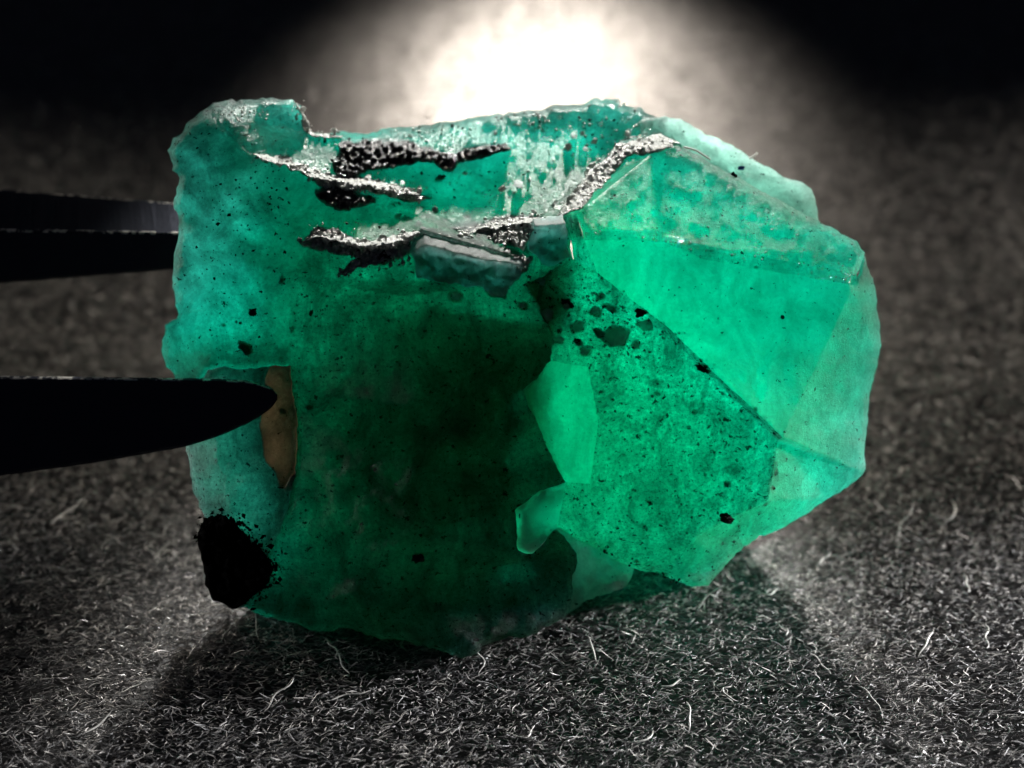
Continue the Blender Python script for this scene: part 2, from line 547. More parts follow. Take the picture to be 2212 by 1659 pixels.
    nb = np.array([fbm(a * 0.012 + 9, b * 0.012, seed, 3, 0.5) for a, b in xy])
    wb = np.minimum(w - rim, w - rim + (bk - (w - rim)) * t) + nb * backn * t
    fl = -(GAP + (829.5 - xy[:, 1]) / 553.0) * math.cos(TH) / math.sin(TH) + 0.10       # stay clear of the paper
    wb = np.minimum(np.maximum(wb, fl), w - rim * 0.5)
    n = len(xy)
    Vf = np.array([loc3(a, b, c) for (a, b), c in zip(xy, w)])
    Vb = np.array([loc3(a, b, c) for (a, b), c in zip(xy, wb)])
    # front winding: counter-clockwise as seen from +z
    A, B, D = Vf[tri[:, 0]], Vf[tri[:, 1]], Vf[tri[:, 2]]
    cr = (B[:, 0] - A[:, 0]) * (D[:, 1] - A[:, 1]) - (B[:, 1] - A[:, 1]) * (D[:, 0] - A[:, 0])
    tri[cr < 0] = tri[cr < 0][:, ::-1]
    e = np.concatenate([tri[:, [0, 1]], tri[:, [1, 2]], tri[:, [2, 0]]])
    es = {}
    for a, b in e:
        es[(a, b)] = 1
    bnd = [(a, b) for (a, b) in es if (b, a) not in es]
    side = []
    for a, b in bnd:
        side.append((b, a, a + n))
        side.append((b, a + n, b + n))
    Fa = np.concatenate([tri, tri[:, ::-1] + n, np.array(side, dtype=np.int64)])
    me = mesh_np(name, np.concatenate([Vf, Vb]), Fa)
    o = link(name, me, mat, parent)
    lut = np.array([(mats or {}).get(i, (0.0, 0.3)) for i in range(len(facets))], dtype=np.float32)
    for c_, an in enumerate(('etch', 'veil')):
        val = np.full(len(me.polygons), 0.0, dtype=np.float32)
        val[:len(tri)] = lut[fid, c_]
        me.attributes.new(an, 'FLOAT', 'FACE').data.foreach_set('value', val)
    val = np.zeros(len(me.polygons), dtype=np.float32)
    val[:len(tri)] = 1.0
    me.attributes.new('facet', 'FLOAT', 'FACE').data.foreach_set('value', val)
    o_h = lambda q: tri_height(tris, np.asarray(q, float))
    return o, o_h


# ---- the main crystal body (left): knob, broken top face, dark front, left slab
R = lambda *a: [tuple(q) for q in a]
kn = [(362, 325, -.10), (374, 298, -.11), (402, 268, -.13), (432, 242, -.15), (462, 222, -.17), (530, 216, -.20), (632, 215, -.22),
      (652, 237, -.24), (661, 264, -.27), (670, 287, -.31)]
rm = [(760, 287, -.37), (850, 277, -.41), (950, 263, -.41), (1050, 250, -.41), (1150, 238, -.41), (1230, 226, -.41), (1300, 216, -.41), (1335, 213, -.41), (1352, 228, -.41), (1400, 246, -.40), (1437, 254, -.40)]
f0, f1, f2, f3 = (552, 336, -.08), (622, 356, -.10), (740, 400, -.14), (835, 410, -.16)
kmid = (462, 262, -.07)
ledge_l = (660, 470, -.02)
g2, g3_, g4, g5, g6, g7 = (690, 505, .02), (790, 538, .05), (880, 528, .05), (912, 495, .06), (1120, 552, .06), (1135, 610, .05)
h1, h2, h3 = (1000, 492, -.16), (1160, 475, -.12), (1225, 470, -.05)
top_in = (1330, 330, -.30)
L1 = (386, 398, -.20)
left = [(372, 368, -.09), (386, 398, -.08), (376, 450, -.08), (386, 500, -.08), (376, 560, -.08), (372, 620, -.08), (386, 678, -.08),
        (356, 702, -.09), (350, 735, -.09), (357, 782, -.08), (378, 815, -.08), (402, 872, -.08), (406, 925, -.08), (408, 985, -.08), (416, 1035, -.08), (431, 1082, -.08), (446, 1122, -.08)]
corner = [(430, 1162, -.2), (440, 1205, -.2), (446, 1262, -.15), (462, 1292, -.13), (502, 1312, -.12)]
bot = [(560, 1326, -.1), (640, 1346, -.1), (690, 1364, -.1), (742, 1356, -.08), (800, 1371, -.07), (900, 1396, -.06), (985, 1416, -.06), (1020, 1416, -.06), (1042, 1394, -.06), (1130, 1378, -.08), (1200, 1344, -.1), (1232, 1320, -.12)]
sl = [(470, 480, -.02), (455, 660, -.02), (450, 800, .0), (470, 1000, .0), (500, 1110, -.02)]     # crest of the left column
sr = [(620, 600, .0), (628, 790, .0), (640, 900, .02), (636, 1010, .02), (612, 1120, .0), (572, 1210, -.04)]     # edge of the left slab
mid = [(870, 640, .10), (900, 860, .12), (880, 1150, .06), (760, 1290, .0)]
rt = [(1250, 620, .02), (1200, 760, .03), (1190, 900, .0), (1222, 1045, .0), (1245, 1195, -.08)]
not_ = [(1172, 1070, -.03), (1124, 1108, -.03), (1128, 1186, -.03), (1150, 1193, -.03), (1204, 1146, -.03)]
bT, bA, bB, bC, bD = (585, 792.4, .0), (562, 850, .005), (560, 920, .01), (575, 1000, .012), (611, 1056, .01)
facets_slab = [
    R(left[11], left[12], left[13], left[14], left[15], left[16], sl[4], sl[3], sl[2]),
    R(sl[2], bT, bA, bB, bC, sl[3]),
    R(sl[3], bC, bD, sr[3], sr[4], sr[5], sl[4]),
    R(left[16], corner[0], corner[1], corner[2], corner[3], corner[4], sr[5], sl[4]),
]
facets_stain = [R(bT, sr[1], sr[2], sr[3], bD, bC, bB, bA)]
facets_body = [
    R(*kn[:6], kmid),
    R(kn[5], kn[6], kn[7], kn[8], kn[9], f1, f0, kmid),
    R(left[0], kn[0], kmid, f0, (545, 420, -.03), sl[0], left[1]),
    R(f0, f1, f2, ledge_l, (545, 420, -.03)),
    R(kn[9], rm[0], rm[1], f3, f2, f1),
    R(rm[1], rm[2], rm[3], h1, f3),
    R(rm[3], rm[4], rm[5], rm[6], top_in, h2, h1),
    R(rm[6], rm[7], rm[8], rm[9], rm[10], top_in),
    R(top_in, (1345, 400, -.2), h3, h2),
    R(f2, f3, h1, g5, g4, g3_, g2, ledge_l),
    R(h1, h2, h3, g6, g5),
    R(left[1], left[2], left[3], left[4], left[5], left[6], sl[1], sl[0]),
    R(left[6], left[7], left[8], left[9], left[10], left[11], sl[2], sl[1]),
    R(sl[0], (545, 420, -.03), ledge_l, g2, sr[0], sl[1]),
    R(sl[1], sr[0], sr[1], bT, sl[2]),
    R(g2, g3_, g4, g5, g6, g7, mid[0], sr[0]),
    R(sr[0], mid[0], mid[1], sr[2], sr[1]),
    R(g7, g6, h3, rt[0], rt[1], mid[1], mid[0]),
    R(sr[2], mid[1], mid[2], sr[4], sr[3]),
    R(mid[1], rt[1], rt[2], rt[3], mid[2]),
    R(sr[4], mid[2], mid[3], bot[1], bot[0], corner[4], sr[5]),
    R(mid[2], rt[3], *not_, rt[4], bot[11], bot[10], bot[9], bot[8], bot[7], bot[6], mid[3]),
    R(mid[3], bot[6], bot[5], bot[4], bot[3], bot[2], bot[1]),
]


def gs(x, y, cx, cy, sx, sy):
    return math.exp(-((x - cx) / sx) ** 2 - ((y - cy) / sy) ** 2)


def body_back(x, y):
    return -0.56 - 0.14 * gs(x, y, 900, 950, 230, 330) + 0.36 / ((1 + math.exp((x - 600) / 30)) * (1 + math.exp((y - 740) / 60)))


body, body_h = slab('main_crystal', facets_body, MAT['emerald'], body_back, amp=9, step=6, disp=0.007, dscale=0.02, seed=2.0, rough_oct=5, taper=60, rim=0.16, edge_soft=0.03, smooth=(0, 1, 2, 3, 4, 5, 6, 7, 8, 9, 10, 11, 12, 13, 14), chisel=0.012,
                    mats={**{q: (.15, .85) for q in range(40)}, 0: (.3, .5), 1: (.45, .4), 3: (.3, .4), 4: (.6, .3), 5: (.5, .3), 6: (.45, .3), 7: (.7, .3), 8: (.6, .3), 9: (.35, .5), 10: (.35, .6), 2: (.15, .5), 11: (.15, .45), 12: (.15, .5), 13: (.15, .5), 14: (.15, .6)})

slab('side_crystal', facets_slab, MAT['slabby'], lambda x, y: -0.42, amp=9, step=6, disp=0.006, dscale=0.02, seed=2.0, taper=90, rim=0.06, inset=-1.5, rough_oct=5,
     mats={i: (.3, .7) for i in range(4)})
slab('stained_zone', facets_stain, MAT['brown'], lambda x, y: -0.38, amp=9, step=5, disp=0.004, dscale=0.03, seed=2.0, taper=20, rim=0.06, inset=-1.5)

# ---- the right crystal: a six-sided prism seen down on its tip
a1, a2, a3, a4, a5 = (1212, 466, -.04), (1242, 420, -.09), (1340, 306, -.22), (1428, 288, -.26), (1474, 314, -.153)
b1, b2 = (1246, 462, .10), (1420, 322, -.12)
u1, u2, u3, u4 = (1592, 384, -.137), (1768, 476, -.126), (1850, 520, -.12), (1868, 545, -.10)
e1, e2, e3, e4 = (1262, 518, .138), (1432, 522, .074), (1520, 560, .064), (1845, 616, -.02)
r1, r2, r3, r4, r5, r6 = (1893, 640, -.15), (1901, 705, -.18), (1896, 785, -.18), (1878, 868, -.18), (1868, 960, -.18), (1865, 1022, -.2)
m1, m2, m3 = (1290, 590, .131), (1440, 705, .12), (1690, 945, .106)
t1, t2, t3, t4, t5, t6 = (1790, 1076, -.18), (1730, 1116, -.16), (1690, 1141, -.14), (1640, 1156, -.12), (1600, 1190, -.12), (1560, 1231, -.14)
t7, t8, t9, t10, t11 = (1530, 1265, -.14), (1495, 1268, -.14), (1440, 1246, -.10), (1395, 1235, -.08), (1365, 1225, -.06)
q1, q2, q3, q4, q5, q6 = (1205, 1140, .0), (1222, 1042, .04), (1165, 925, .05), (1130, 842, .06), (1190, 780, .08), (1270, 792, .10)
s1, s2 = (1292, 910, .10), (1275, 1045, .08)
c1 = (1135, 612, .05)
k1, k2 = (1300, 760, .09), (1195, 735, .05)
low = (1660, 1080, .02)
n1, n2, n3, n4 = (1258, 500, .134), (1436, 500, .052), (1530, 532, .042), (1850, 592, -.048)
m2b, m3b = (1434, 716, .07), (1680, 952, .06)
facets_hex = [
    R(a1, a2, a3, a4, a5, b2, b1),
    R(b1, b2, a5, u1, u2, u3, u4, n4, n3, n2, n1),
    R(e1, e2, e3, m2, m1),
    R(e3, e4, m3, m2),
    R(e4, u4, r1, r2, r3, r4, r5, r6, m3),
    R(m3b, m3, r6, t1, t2, t3, low),
    R(m2b, m3b, low, (1500, 1160, .02), s2, s1, q6, k1),
    R(q3, q4, q5, q6, s1, s2, q2),
    R(s2, (1500, 1160, .02), t9, t10, t11, q1, q2),
    R(low, t3, t4, t5, t6, t7, t8, t9, (1500, 1160, .02)),
    R(a1, b1, e1, m1, (1240, 560, .06)),
    R((1240, 560, .06), m1, m2, m2b, k1, k2, c1),
    R(k2, k1, q6, q5),
    R(q2, (1165, 1060, .10), (1112, 1103, .10), (1119, 1188, .09), (1136, 1196, .09), (1150, 1196, .09), q1),
    R(n1, n2, n3, n4, e4, e3, e2, e1),
    R(m2, m3, m3b, m2b),  # thin strip: shade of the crease put in as a heavy veil
]
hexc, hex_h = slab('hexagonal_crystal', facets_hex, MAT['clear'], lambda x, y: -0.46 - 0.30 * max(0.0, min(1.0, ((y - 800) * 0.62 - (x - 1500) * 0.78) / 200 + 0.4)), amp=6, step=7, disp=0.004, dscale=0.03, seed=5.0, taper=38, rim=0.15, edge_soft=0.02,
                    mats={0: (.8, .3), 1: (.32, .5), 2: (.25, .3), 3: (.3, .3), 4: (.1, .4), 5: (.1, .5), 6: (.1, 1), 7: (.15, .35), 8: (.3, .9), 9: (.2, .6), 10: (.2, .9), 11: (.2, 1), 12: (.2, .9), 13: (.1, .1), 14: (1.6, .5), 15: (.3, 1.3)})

# ---- the pale thin crystal behind the top right
slab('pale_crystal', [R((1380, 262, -.36), (1437, 250, -.38), (1470, 257, -.38), (1500, 275, -.38), (1560, 305, -.37), (1600, 325, -.37), (1650, 358, -.36),
                        (1700, 385, -.36), (1740, 399, -.35), (1753, 409, -.35), (1762, 440, -.33), (1772, 500, -.3), (1700, 510, -.26), (1590, 440, -.26), (1470, 370, -.27), (1390, 330, -.3))],
     MAT['pale'], -0.5, amp=6, seed=7.3, disp=0.012, taper=40, rim=0.05, backn=0.02)

# ---- the greyish lump at the bottom
slab('grey_fragment', [R((1190, 1125, -.2), (1300, 1150, -.16), (1375, 1222, -.24), (1363, 1250, -.28), (1345, 1270, -.28), (1300, 1286, -.28), (1270, 1296, -.28), (1232, 1322, -.28), (1180, 1350, -.26))],
     MAT['grey'], -0.5, amp=7, seed=8.1, disp=0.02, taper=50, rim=0.05)

# ---- the chip and the blocks stuck on the front
slab('block_fragment', [R((884, 545, .12), (912, 489, .0), (1122, 545, .01), (1130, 572, .12), (1040, 560, .13), (920, 528, .13)),
                        R((884, 545, .12), (920, 528, .13), (1040, 560, .13), (1130, 572, .12), (1090, 640, .13), (990, 612, .13), (900, 600, .12))],
     MAT['dim'], 0.0, amp=8, seed=10.0, step=5, disp=0.012, taper=30, rim=0.03, backn=0.01)
slab('block_fragment', [R((1150, 472, -.02), (1215, 462, -.02), (1222, 482, .10), (1154, 488, .10)), R((1154, 488, .10), (1222, 482, .10), (1232, 556, .12), (1180, 575, .11), (1140, 540, .10))],
     MAT['dim'], -0.04, amp=8, seed=11.0, step=5, disp=0.015, taper=25, rim=0.03, backn=0.01)
for i, (cx, cy, r) in enumerate([(1332, 725, 40), (1185, 678, 26), (1250, 705, 24), (1225, 660, 18), (1290, 672, 20), (1395, 700, 22), (1265, 760, 20), (1210, 735, 18), (1075, 628, 30), (1025, 600, 16), (1130, 660, 16), (1170, 610, 18), (985, 640, 22), (1375, 745, 14), (1300, 640, 14)]):
    # splinters wedged in the crushed seam between the two crystals: each a little pointed block
    hh = hex_h if cx > 1140 else body_h
    rs = random.Random(100 + i)
    m = rs.choice((5, 6))
    rim_ = []
    for q in range(m):
        a = 2 * math.pi * (q + 0.5 * rs.random()) / m
        x, y = cx + r * (1.1 - 0.45 * rs.random()) * math.cos(a + .5), cy + r * 0.8 * (1.1 - 0.4 * rs.random()) * math.sin(a + .5)
        rim_.append((x, y, float(hh([(x, y)])[0]) - 0.015))
    ax, ay = cx + r * rs.uniform(-.3, .3), cy + r * rs.uniform(-.3, .3)
    ap = (ax, ay, float(hh([(ax, ay)])[0]) + r / 553 * 0.75)
    slab('splinter', [R(rim_[q], rim_[(q + 1) % m], ap) for q in range(m)], MAT[('glassy', 'glassy', 'grey')[i % 3]], ap[2] - r / 553 * 1.6, amp=2, seed=60 + i, step=5, disp=0.004, dscale=0.05,
         taper=10, rim=0.02, backn=0.0, mats={q: (.3, .15) for q in range(m)})

# ---- black schist: crusts in the broken top, the corner at the bottom left, then two added darkeners: a lump behind, a flake inside
def crust_patch(name, pl, host, mat, dome, disp, seed, depth=0.12, ds=0.09, step=4.5):
    fl = lambda q: host(q) + 0.004
    pp = [(x, y, 0.0) for x, y in pl]
    return slab(name, [R(*pp)], mat, lambda x, y: float(host([(x, y)])[0]) - depth, amp=9, seglen=6, seed=seed, step=step, disp=disp, dscale=ds, hfun=fl, dome=dome, domew=22,
                taper=30, rim=0.03, rough_oct=5, backn=0.0)


crust_patch('black_crust', [(722, 345), (735, 308), (790, 300), (860, 306), (930, 318), (985, 332), (1020, 318), (1095, 308), (1105, 320), (1040, 345), (1000, 352), (970, 372), (930, 352), (860, 358), (800, 368), (750, 388), (728, 378)],
            body_h, MAT['black'], 0.025, 0.035, 21.0)
crust_patch('black_crust', [(680, 408), (705, 394), (760, 408), (805, 425), (812, 440), (760, 452), (735, 458), (700, 440)], body_h, MAT['black'], 0.05, 0.035, 22.0)
crust_patch('black_crust', [(790, 548), (830, 540), (860, 545), (850, 562), (810, 572)], body_h, MAT['black'], 0.03, 0.03, 23.0)
slab('black_corner', [R((426, 1160, -.06), (443, 1124, -.06), (480, 1112, -.035), (522, 1146, -.015), (562, 1182, -.015), (592, 1225, -.035), (574, 1264, -.05), (530, 1304, -.08), (502, 1317, -.09), (460, 1298, -.10), (442, 1264, -.12), (434, 1205, -.11))],
     MAT['matrix'], -0.42, amp=7, seed=24.0, disp=0.035, dscale=0.07, taper=40)
slab('backlight_blocker', [R((740, 720, -.66), (830, 660, -.68), (980, 640, -.68), (1120, 690, -.68), (1150, 800, -.68), (1090, 940, -.66), (1060, 1050, -.55), (960, 1130, -.48), (820, 1130, -.48), (740, 1050, -.56), (710, 900, -.66))],
     MAT['matrix'], -1.0, amp=14, seed=25.0, step=14, disp=0.03, taper=60)  # unseen lump, added behind the body to block the backlight
slab('shade_flake', [R(*[(x, y, float(body_h([(x, y)])[0]) - .16) for x, y in [(865, 690), (930, 660), (1180, 700), (1192, 785), (1130, 842), (1040, 948), (960, 935), (880, 860), (850, 760)]])],
     MAT['body_shade'], -0.28, amp=6, seed=26.0, step=10, disp=0.01, taper=40)  # dark sheet added inside the body to stand for its shaded area

# ---- white broken ridges
def ridge(name, line, rad, mat, host, seed):
    pts = []
    for (x0, y0), (x1, y1) in zip(line[:-1], line[1:]):
        m = max(2, int(math.hypot(x1 - x0, y1 - y0) / 9.0))
        pts += [(x0 + (x1 - x0) * i / m, y0 + (y1 - y0) * i / m) for i in range(m)]
    pts.append(line[-1])
    n = len(pts)
    a, b = [], []
    for i, (x, y) in enumerate(pts):
        p, q = pts[max(i - 1, 0)], pts[min(i + 1, n - 1)]
        L = math.hypot(q[0] - p[0], q[1] - p[1])
        nx, ny = -(q[1] - p[1]) / L, (q[0] - p[0]) / L
        e = min(1.0, 0.15 + i / 5.0, 0.15 + (n - 1 - i) / 5.0)
        ra = rad * e * (0.8 + 1.1 * fbm(x * .05, y * .05, seed, 3))
        rb = rad * e * (0.8 + 1.1 * fbm(x * .05, y * .05, seed + 9, 3))
        a.append((x + nx * max(ra, 1.2), y + ny * max(ra, 1.2)))
        b.append((x - nx * max(rb, 1.2), y - ny * max(rb, 1.2)))
    # a broken step: its lower edge stands proud, so the white face looks up towards the lamp
    lo = [(x, y, float(z) + rad * 0.0055) for (x, y), z in zip(a, host(a))]
    hi = [(x, y, float(z) + 0.004) for (x, y), z in zip(b, host(b))]
    f = lambda x, y: float(host([(x, y)])[0]) - 0.03
    return slab(name, [R(*(lo + hi[::-1]))], mat, f, amp=4, seglen=5, seed=seed, step=3.0, disp=0.022, dscale=0.13, taper=8, rim=0.02, rough_oct=5, backn=0.0)


ridge('fracture_ridge', [(548, 334), (580, 343), (625, 354), (680, 376), (735, 390), (790, 394), (835, 402), (905, 420)], 12, MAT['crust'], body_h, 31.0)
ridge('fracture_ridge', [(655, 522), (690, 500), (735, 512), (790, 532), (840, 522), (880, 512), (905, 500)], 13, MAT['crust'], body_h, 32.0)
ridge('fracture_ridge', [(975, 494), (1040, 488), (1100, 478), (1165, 470)], 12, MAT['crust'], body_h, 33.0)
ridge('fracture_ridge', [(730, 596), (770, 575), (810, 562), (850, 558)], 9, MAT['crust'], body_h, 34.0)
ridge('fracture_ridge', [(640, 222), (655, 250), (664, 280), (680, 292), (740, 296)], 6, MAT['crust'], body_h, 37.0)
for q, (pl, host) in enumerate([
        ([(640, 518), (690, 498), (735, 512), (790, 536), (850, 526), (886, 520), (905, 538), (870, 556), (805, 570), (745, 598), (728, 592), (770, 558), (705, 538), (655, 532)], body_h),
        ([(975, 494), (1040, 486), (1110, 474), (1160, 468), (1158, 505), (1135, 545), (1060, 520), (1000, 508)], body_h),
        ([(640, 352), (700, 380), (745, 396), (850, 402), (935, 428), (900, 436), (830, 420), (740, 414), (690, 404)], body_h),
        ([(1120, 548), (1150, 552), (1140, 585), (1100, 605), (1065, 590)], body_h),
        ([(1206, 466), (1238, 414), (1338, 308), (1426, 288), (1472, 313), (1440, 320), (1358, 338), (1255, 452)], hex_h)]):
    crust_patch('fracture_crust', pl, host, MAT['mixed' if q < 4 else 'crust'], 0.03 if q < 4 else 0.012, 0.05 if q < 4 else 0.016, 45.0 + q, depth=0.05, ds=0.12, step=3.6)

# ---- grains and dark inclusions
def lump(name, x, y, r, mat, host, seed, stretch=1.0, ang=0.0, lift=0.0, sub=2, amp=0.45, flat=0.6):
    bm = bmesh.new()
    bmesh.ops.create_icosphere(bm, subdivisions=sub, radius=1.0)
    ca, sa = math.cos(ang), math.sin(ang)
    for v in bm.verts:
        c = v.co.copy()
        c *= 1 + amp * fbm(c.x * 1.9 + seed, c.y * 1.9, c.z * 1.9, 4, 0.7)
        c = Vector((c.x * stretch, c.y, c.z * flat)) * (r / 553)
        v.co = (c.x * ca - c.y * sa, c.x * sa + c.y * ca, c.z)
    me = bpy.data.meshes.new(name)
    bm.to_mesh(me)
    bm.free()
    o = link(name, me, mat, stone, smooth=(amp < 0.4))
    o.location = loc3(x, y, float(host([(x, y)])[0]) + lift)
    return o


for i, (x, y, r) in enumerate([(1240, 293, 7), (1258, 288, 5), (1228, 318, 8), (1265, 322, 5), (1285, 305, 6), (905, 488, 8), (880, 478, 9), (860, 470, 7), (940, 455, 8), (1010, 470, 6), (740, 545, 6), (1196, 446, 7),
                               (1120, 398, 9), (1085, 408, 7), (845, 528, 11), (960, 480, 7), (1150, 500, 9), (720, 500, 6)]):
    lump('grain', x, y, r, MAT['crust' if i % 3 else 'grey'], body_h, i * 1.7, 1.2, i, 0.012)
for i, (x, y, r, st, an, host) in enumerate([
        (545, 675, 10, 1.1, .2, body_h), (530, 752, 12, 1.9, -.9, body_h), (484, 702, 5, 1.1, 0, body_h), (519, 698, 4, 1, 0, body_h), (608, 605, 6, 1.8, 1.2, body_h), (632, 712, 6, 1.6, 1.4, body_h),
        (672, 676, 5, 1.6, 1.2, body_h), (610, 888, 7, 1.4, -.6, body_h), (925, 1150, 12, 1.4, 0, body_h), (902, 1205, 12, 1.5, .3, body_h), (668, 880, 6, 1.6, 0, body_h), (900, 995, 6, 1.3, 0, body_h), (992, 1002, 5, 1, 0, body_h),
        (1490, 525, 5, 1.2, 0, hex_h), (1500, 890, 7, 1.2, .4, hex_h), (1520, 795, 12, 1.6, -.6, hex_h), (1570, 1045, 8, 1.4, -.7, hex_h), (1675, 1020, 6, 1.8, 1.2, hex_h), (1690, 685, 5, 1, 0, hex_h), (1632, 578, 4, 1.2, 0, hex_h),
        (1585, 380, 7, 1.6, -.8, hex_h), (1570, 1120, 13, 1.5, -.3, hex_h), (1295, 720, 12, 1.5, -.7, hex_h), (1320, 665, 10, 1.9, -.5, hex_h), (1385, 675, 11, 1.6, .2, hex_h), (1250, 740, 8, 1.8, -.6, hex_h), (1420, 850, 6, 1.5, -.4, hex_h),
        (1225, 655, 9, 2.0, -.6, hex_h), (950, 385, 8, 2.0, .5, body_h), (975, 345, 12, 1.7, .5, body_h)]):
    lump('inclusion', x, y, r * 0.72, MAT['incl'], host, 50 + i * 2.3, st, an, (0.002, -0.008, -0.02)[i % 3], sub=3, amp=0.75, flat=0.25)
# ---- crumbs, white grit and dark grit: broken bits too many to count, plus the larger crumbs one by one
RID = [[(548, 336), (580, 345), (625, 356), (680, 378), (735, 392), (790, 394), (835, 404), (905, 425)], [(655, 528), (690, 500), (735, 512), (790, 536), (840, 522), (880, 512), (905, 500)],
       [(985, 492), (1040, 488), (1100, 478), (1160, 470), (1215, 462)], [(735, 592), (770, 570), (810, 560), (850, 556)], [(1215, 452), (1262, 395), (1320, 335), (1365, 302), (1420, 285)],
       [(640, 222), (655, 250), (664, 280), (680, 292), (740, 296)], [(1125, 548), (1115, 575), (1090, 590), (1060, 588)]]


def along(lines, n, spread):
    out = []
    ls = [[math.hypot(b[0] - a[0], b[1] - a[1]) for a, b in zip(l[:-1], l[1:])] for l in lines]
    tot = [sum(x) for x in ls]
    for _ in range(n):
        li = random.choices(range(len(lines)), tot)[0]
        si = random.choices(range(len(ls[li])), ls[li])[0]
        t = random.random()
        a, b = lines[li][si], lines[li][si + 1]
        out.append((a[0] + (b[0] - a[0]) * t + random.gauss(0, spread), a[1] + (b[1] - a[1]) * t + random.gauss(0, spread)))
    return out


def inside(n, pl):
    xs, ys = [p[0] for p in pl], [p[1] for p in pl]
    out = []
    while len(out) < n:
        x, y = random.uniform(min(xs), max(xs)), random.uniform(min(ys), max(ys))
        c = False
        for i in range(len(pl)):
            (x1, y1), (x2, y2) = pl[i], pl[i - 1]
            if (y1 > y) != (y2 > y) and x < (x2 - x1) * (y - y1) / (y2 - y1) + x1:
                c = not c
        if c and random.random() < 0.5 + 0.9 * fbm(x * .02, y * .02, 4.4, 3):
            out.append((x, y))
    return out


OCT = np.array([(1, 0, 0), (-1, 0, 0), (0, 1, 0), (0, -1, 0), (0, 0, 1), (0, 0, -1)], float)
OCF = np.array([(0, 2, 4), (2, 1, 4), (1, 3, 4), (3, 0, 4), (2, 0, 5), (1, 2, 5), (3, 1, 5), (0, 3, 5)])


def grit(name, pts, host, mat, r0, r1, flat=0.5, lift=0.0):
    pts = np.array(pts)
    n = len(pts)
    hz = host(pts)
    V, F = [], []
    for i in range(n):
        r = (r0 + (r1 - r0) * random.random() ** 2.5) / 553
        q = OCT * np.array([random.uniform(.5, 1.5), random.uniform(.4, 1.1), random.uniform(.5, 1.2) * flat]) * r
        q = q + rng.normal(0, .22, q.shape) * r
        a = random.uniform(0, 6.28)
        m = np.array([[math.cos(a), -math.sin(a), 0], [math.sin(a), math.cos(a), 0], [0, 0, 1]])
        V.append(q @ m.T + np.array(loc3(pts[i, 0], pts[i, 1], hz[i] + lift)))
        F.append(OCF + 6 * i)
    o = link(name, mesh_np(name, np.concatenate(V), np.concatenate(F)), MAT[mat], stone, smooth=False)
    o['kind'] = 'stuff'
    return o


FLOOR = [(690, 300), (850, 284), (1050, 258), (1230, 232), (1335, 222), (1345, 310), (1230, 440), (1150, 470), (900, 490), (760, 500), (690, 470), (760, 410), (640, 350)]
RIM = [(690, 296), (850, 281), (1050, 254), (1230, 230), (1335, 217), (1437, 258), (1400, 285), (1330, 270), (1150, 290), (900, 310), (700, 318)]
KNOB = [(440, 235), (530, 220), (632, 219), (652, 245), (668, 290), (640, 330), (560, 310), (480, 270)]
grit('white_grit', along(RID, 520, 9) + inside(260, RIM) + inside(140, FLOOR) + inside(140, KNOB), body_h, 'crust', 1.2, 5.5, 0.6, 0.004)
grit('dark_grit', inside(260, FLOOR) + along(RID[:5], 120, 14) + inside(160, [(420, 350), (620, 360), (640, 560), (560, 760), (420, 700)]), body_h, 'incl', 1.0, 4.5, 0.3, 0.002)
CORN = [(430, 1165), (445, 1125), (480, 1112), (522, 1146), (562, 1182), (592, 1225), (574, 1264), (530, 1304)]
grit('dark_grit', along([CORN], 260, 9) + along([[(480, 1112), (562, 1182), (592, 1225)]], 120, 20), body_h, 'matrix', 1.5, 7.0, 0.4, 0.004)
grit('white_grit', along([RID[1], RID[2], RID[6]], 170, 10), body_h, 'crust', 1.5, 6.0, 0.8, 0.03)
SEAM = [(1140, 610), (1290, 580), (1440, 700), (1300, 780), (1180, 740)]
LFACE = [(1300, 770), (1440, 720), (1680, 950), (1640, 1130), (1450, 1230), (1230, 1120), (1290, 1000)]
grit('dark_grit', inside(220, SEAM) + inside(200, LFACE) + along([[(1440, 705), (1690, 945)], [(1690, 945), (1650, 1100), (1500, 1240)], [(1215, 1140), (1365, 1215), (1480, 1258)], [(1130, 610), (1300, 700), (1440, 705)]], 240, 6), hex_h, 'incl', 1.0, 5.0, 0.3, -0.004)
grit('white_grit', along([RID[4]], 160, 7) + along([[(1262, 512), (1430, 510), (1520, 545), (1845, 605)]], 130, 7) + inside(160, [(1260, 480), (1420, 340), (1590, 400), (1850, 530), (1840, 600), (1500, 550)]), hex_h, 'crust', 0.8, 3.4, 0.4, 0.002)
PATCHES = [[(640, 518), (690, 498), (735, 512), (790, 536), (850, 526), (886, 520), (905, 545), (870, 572), (800, 584), (745, 606), (722, 598), (770, 566), (700, 548), (655, 534)],
           [(975, 494), (1040, 486), (1110, 474), (1160, 468), (1158, 505), (1135, 545), (1060, 520), (1000, 508)], [(640, 352), (700, 380), (745, 396), (850, 402), (935, 428), (900, 436), (830, 420), (740, 414), (690, 404)]]
for pl in PATCHES:
    grit('white_grit', inside(230, pl), body_h, 'crust', 1.6, 7.0, 0.8, 0.045)
grit('white_grit', inside(260, [(1206, 466), (1238, 414), (1338, 308), (1426, 288), (1472, 313), (1440, 320), (1358, 338), (1255, 452)]), hex_h, 'crust', 1.4, 6.0, 0.7, 0.016)
crumb = [lump('crumb', 0, 0, 6, MAT['crust' if q else 'glassy'], lambda z: [0.0], 200 + q * 3.1, 1.1 + .2 * q, 0, 0.0, sub=1, amp=0.55) for q in range(4)]
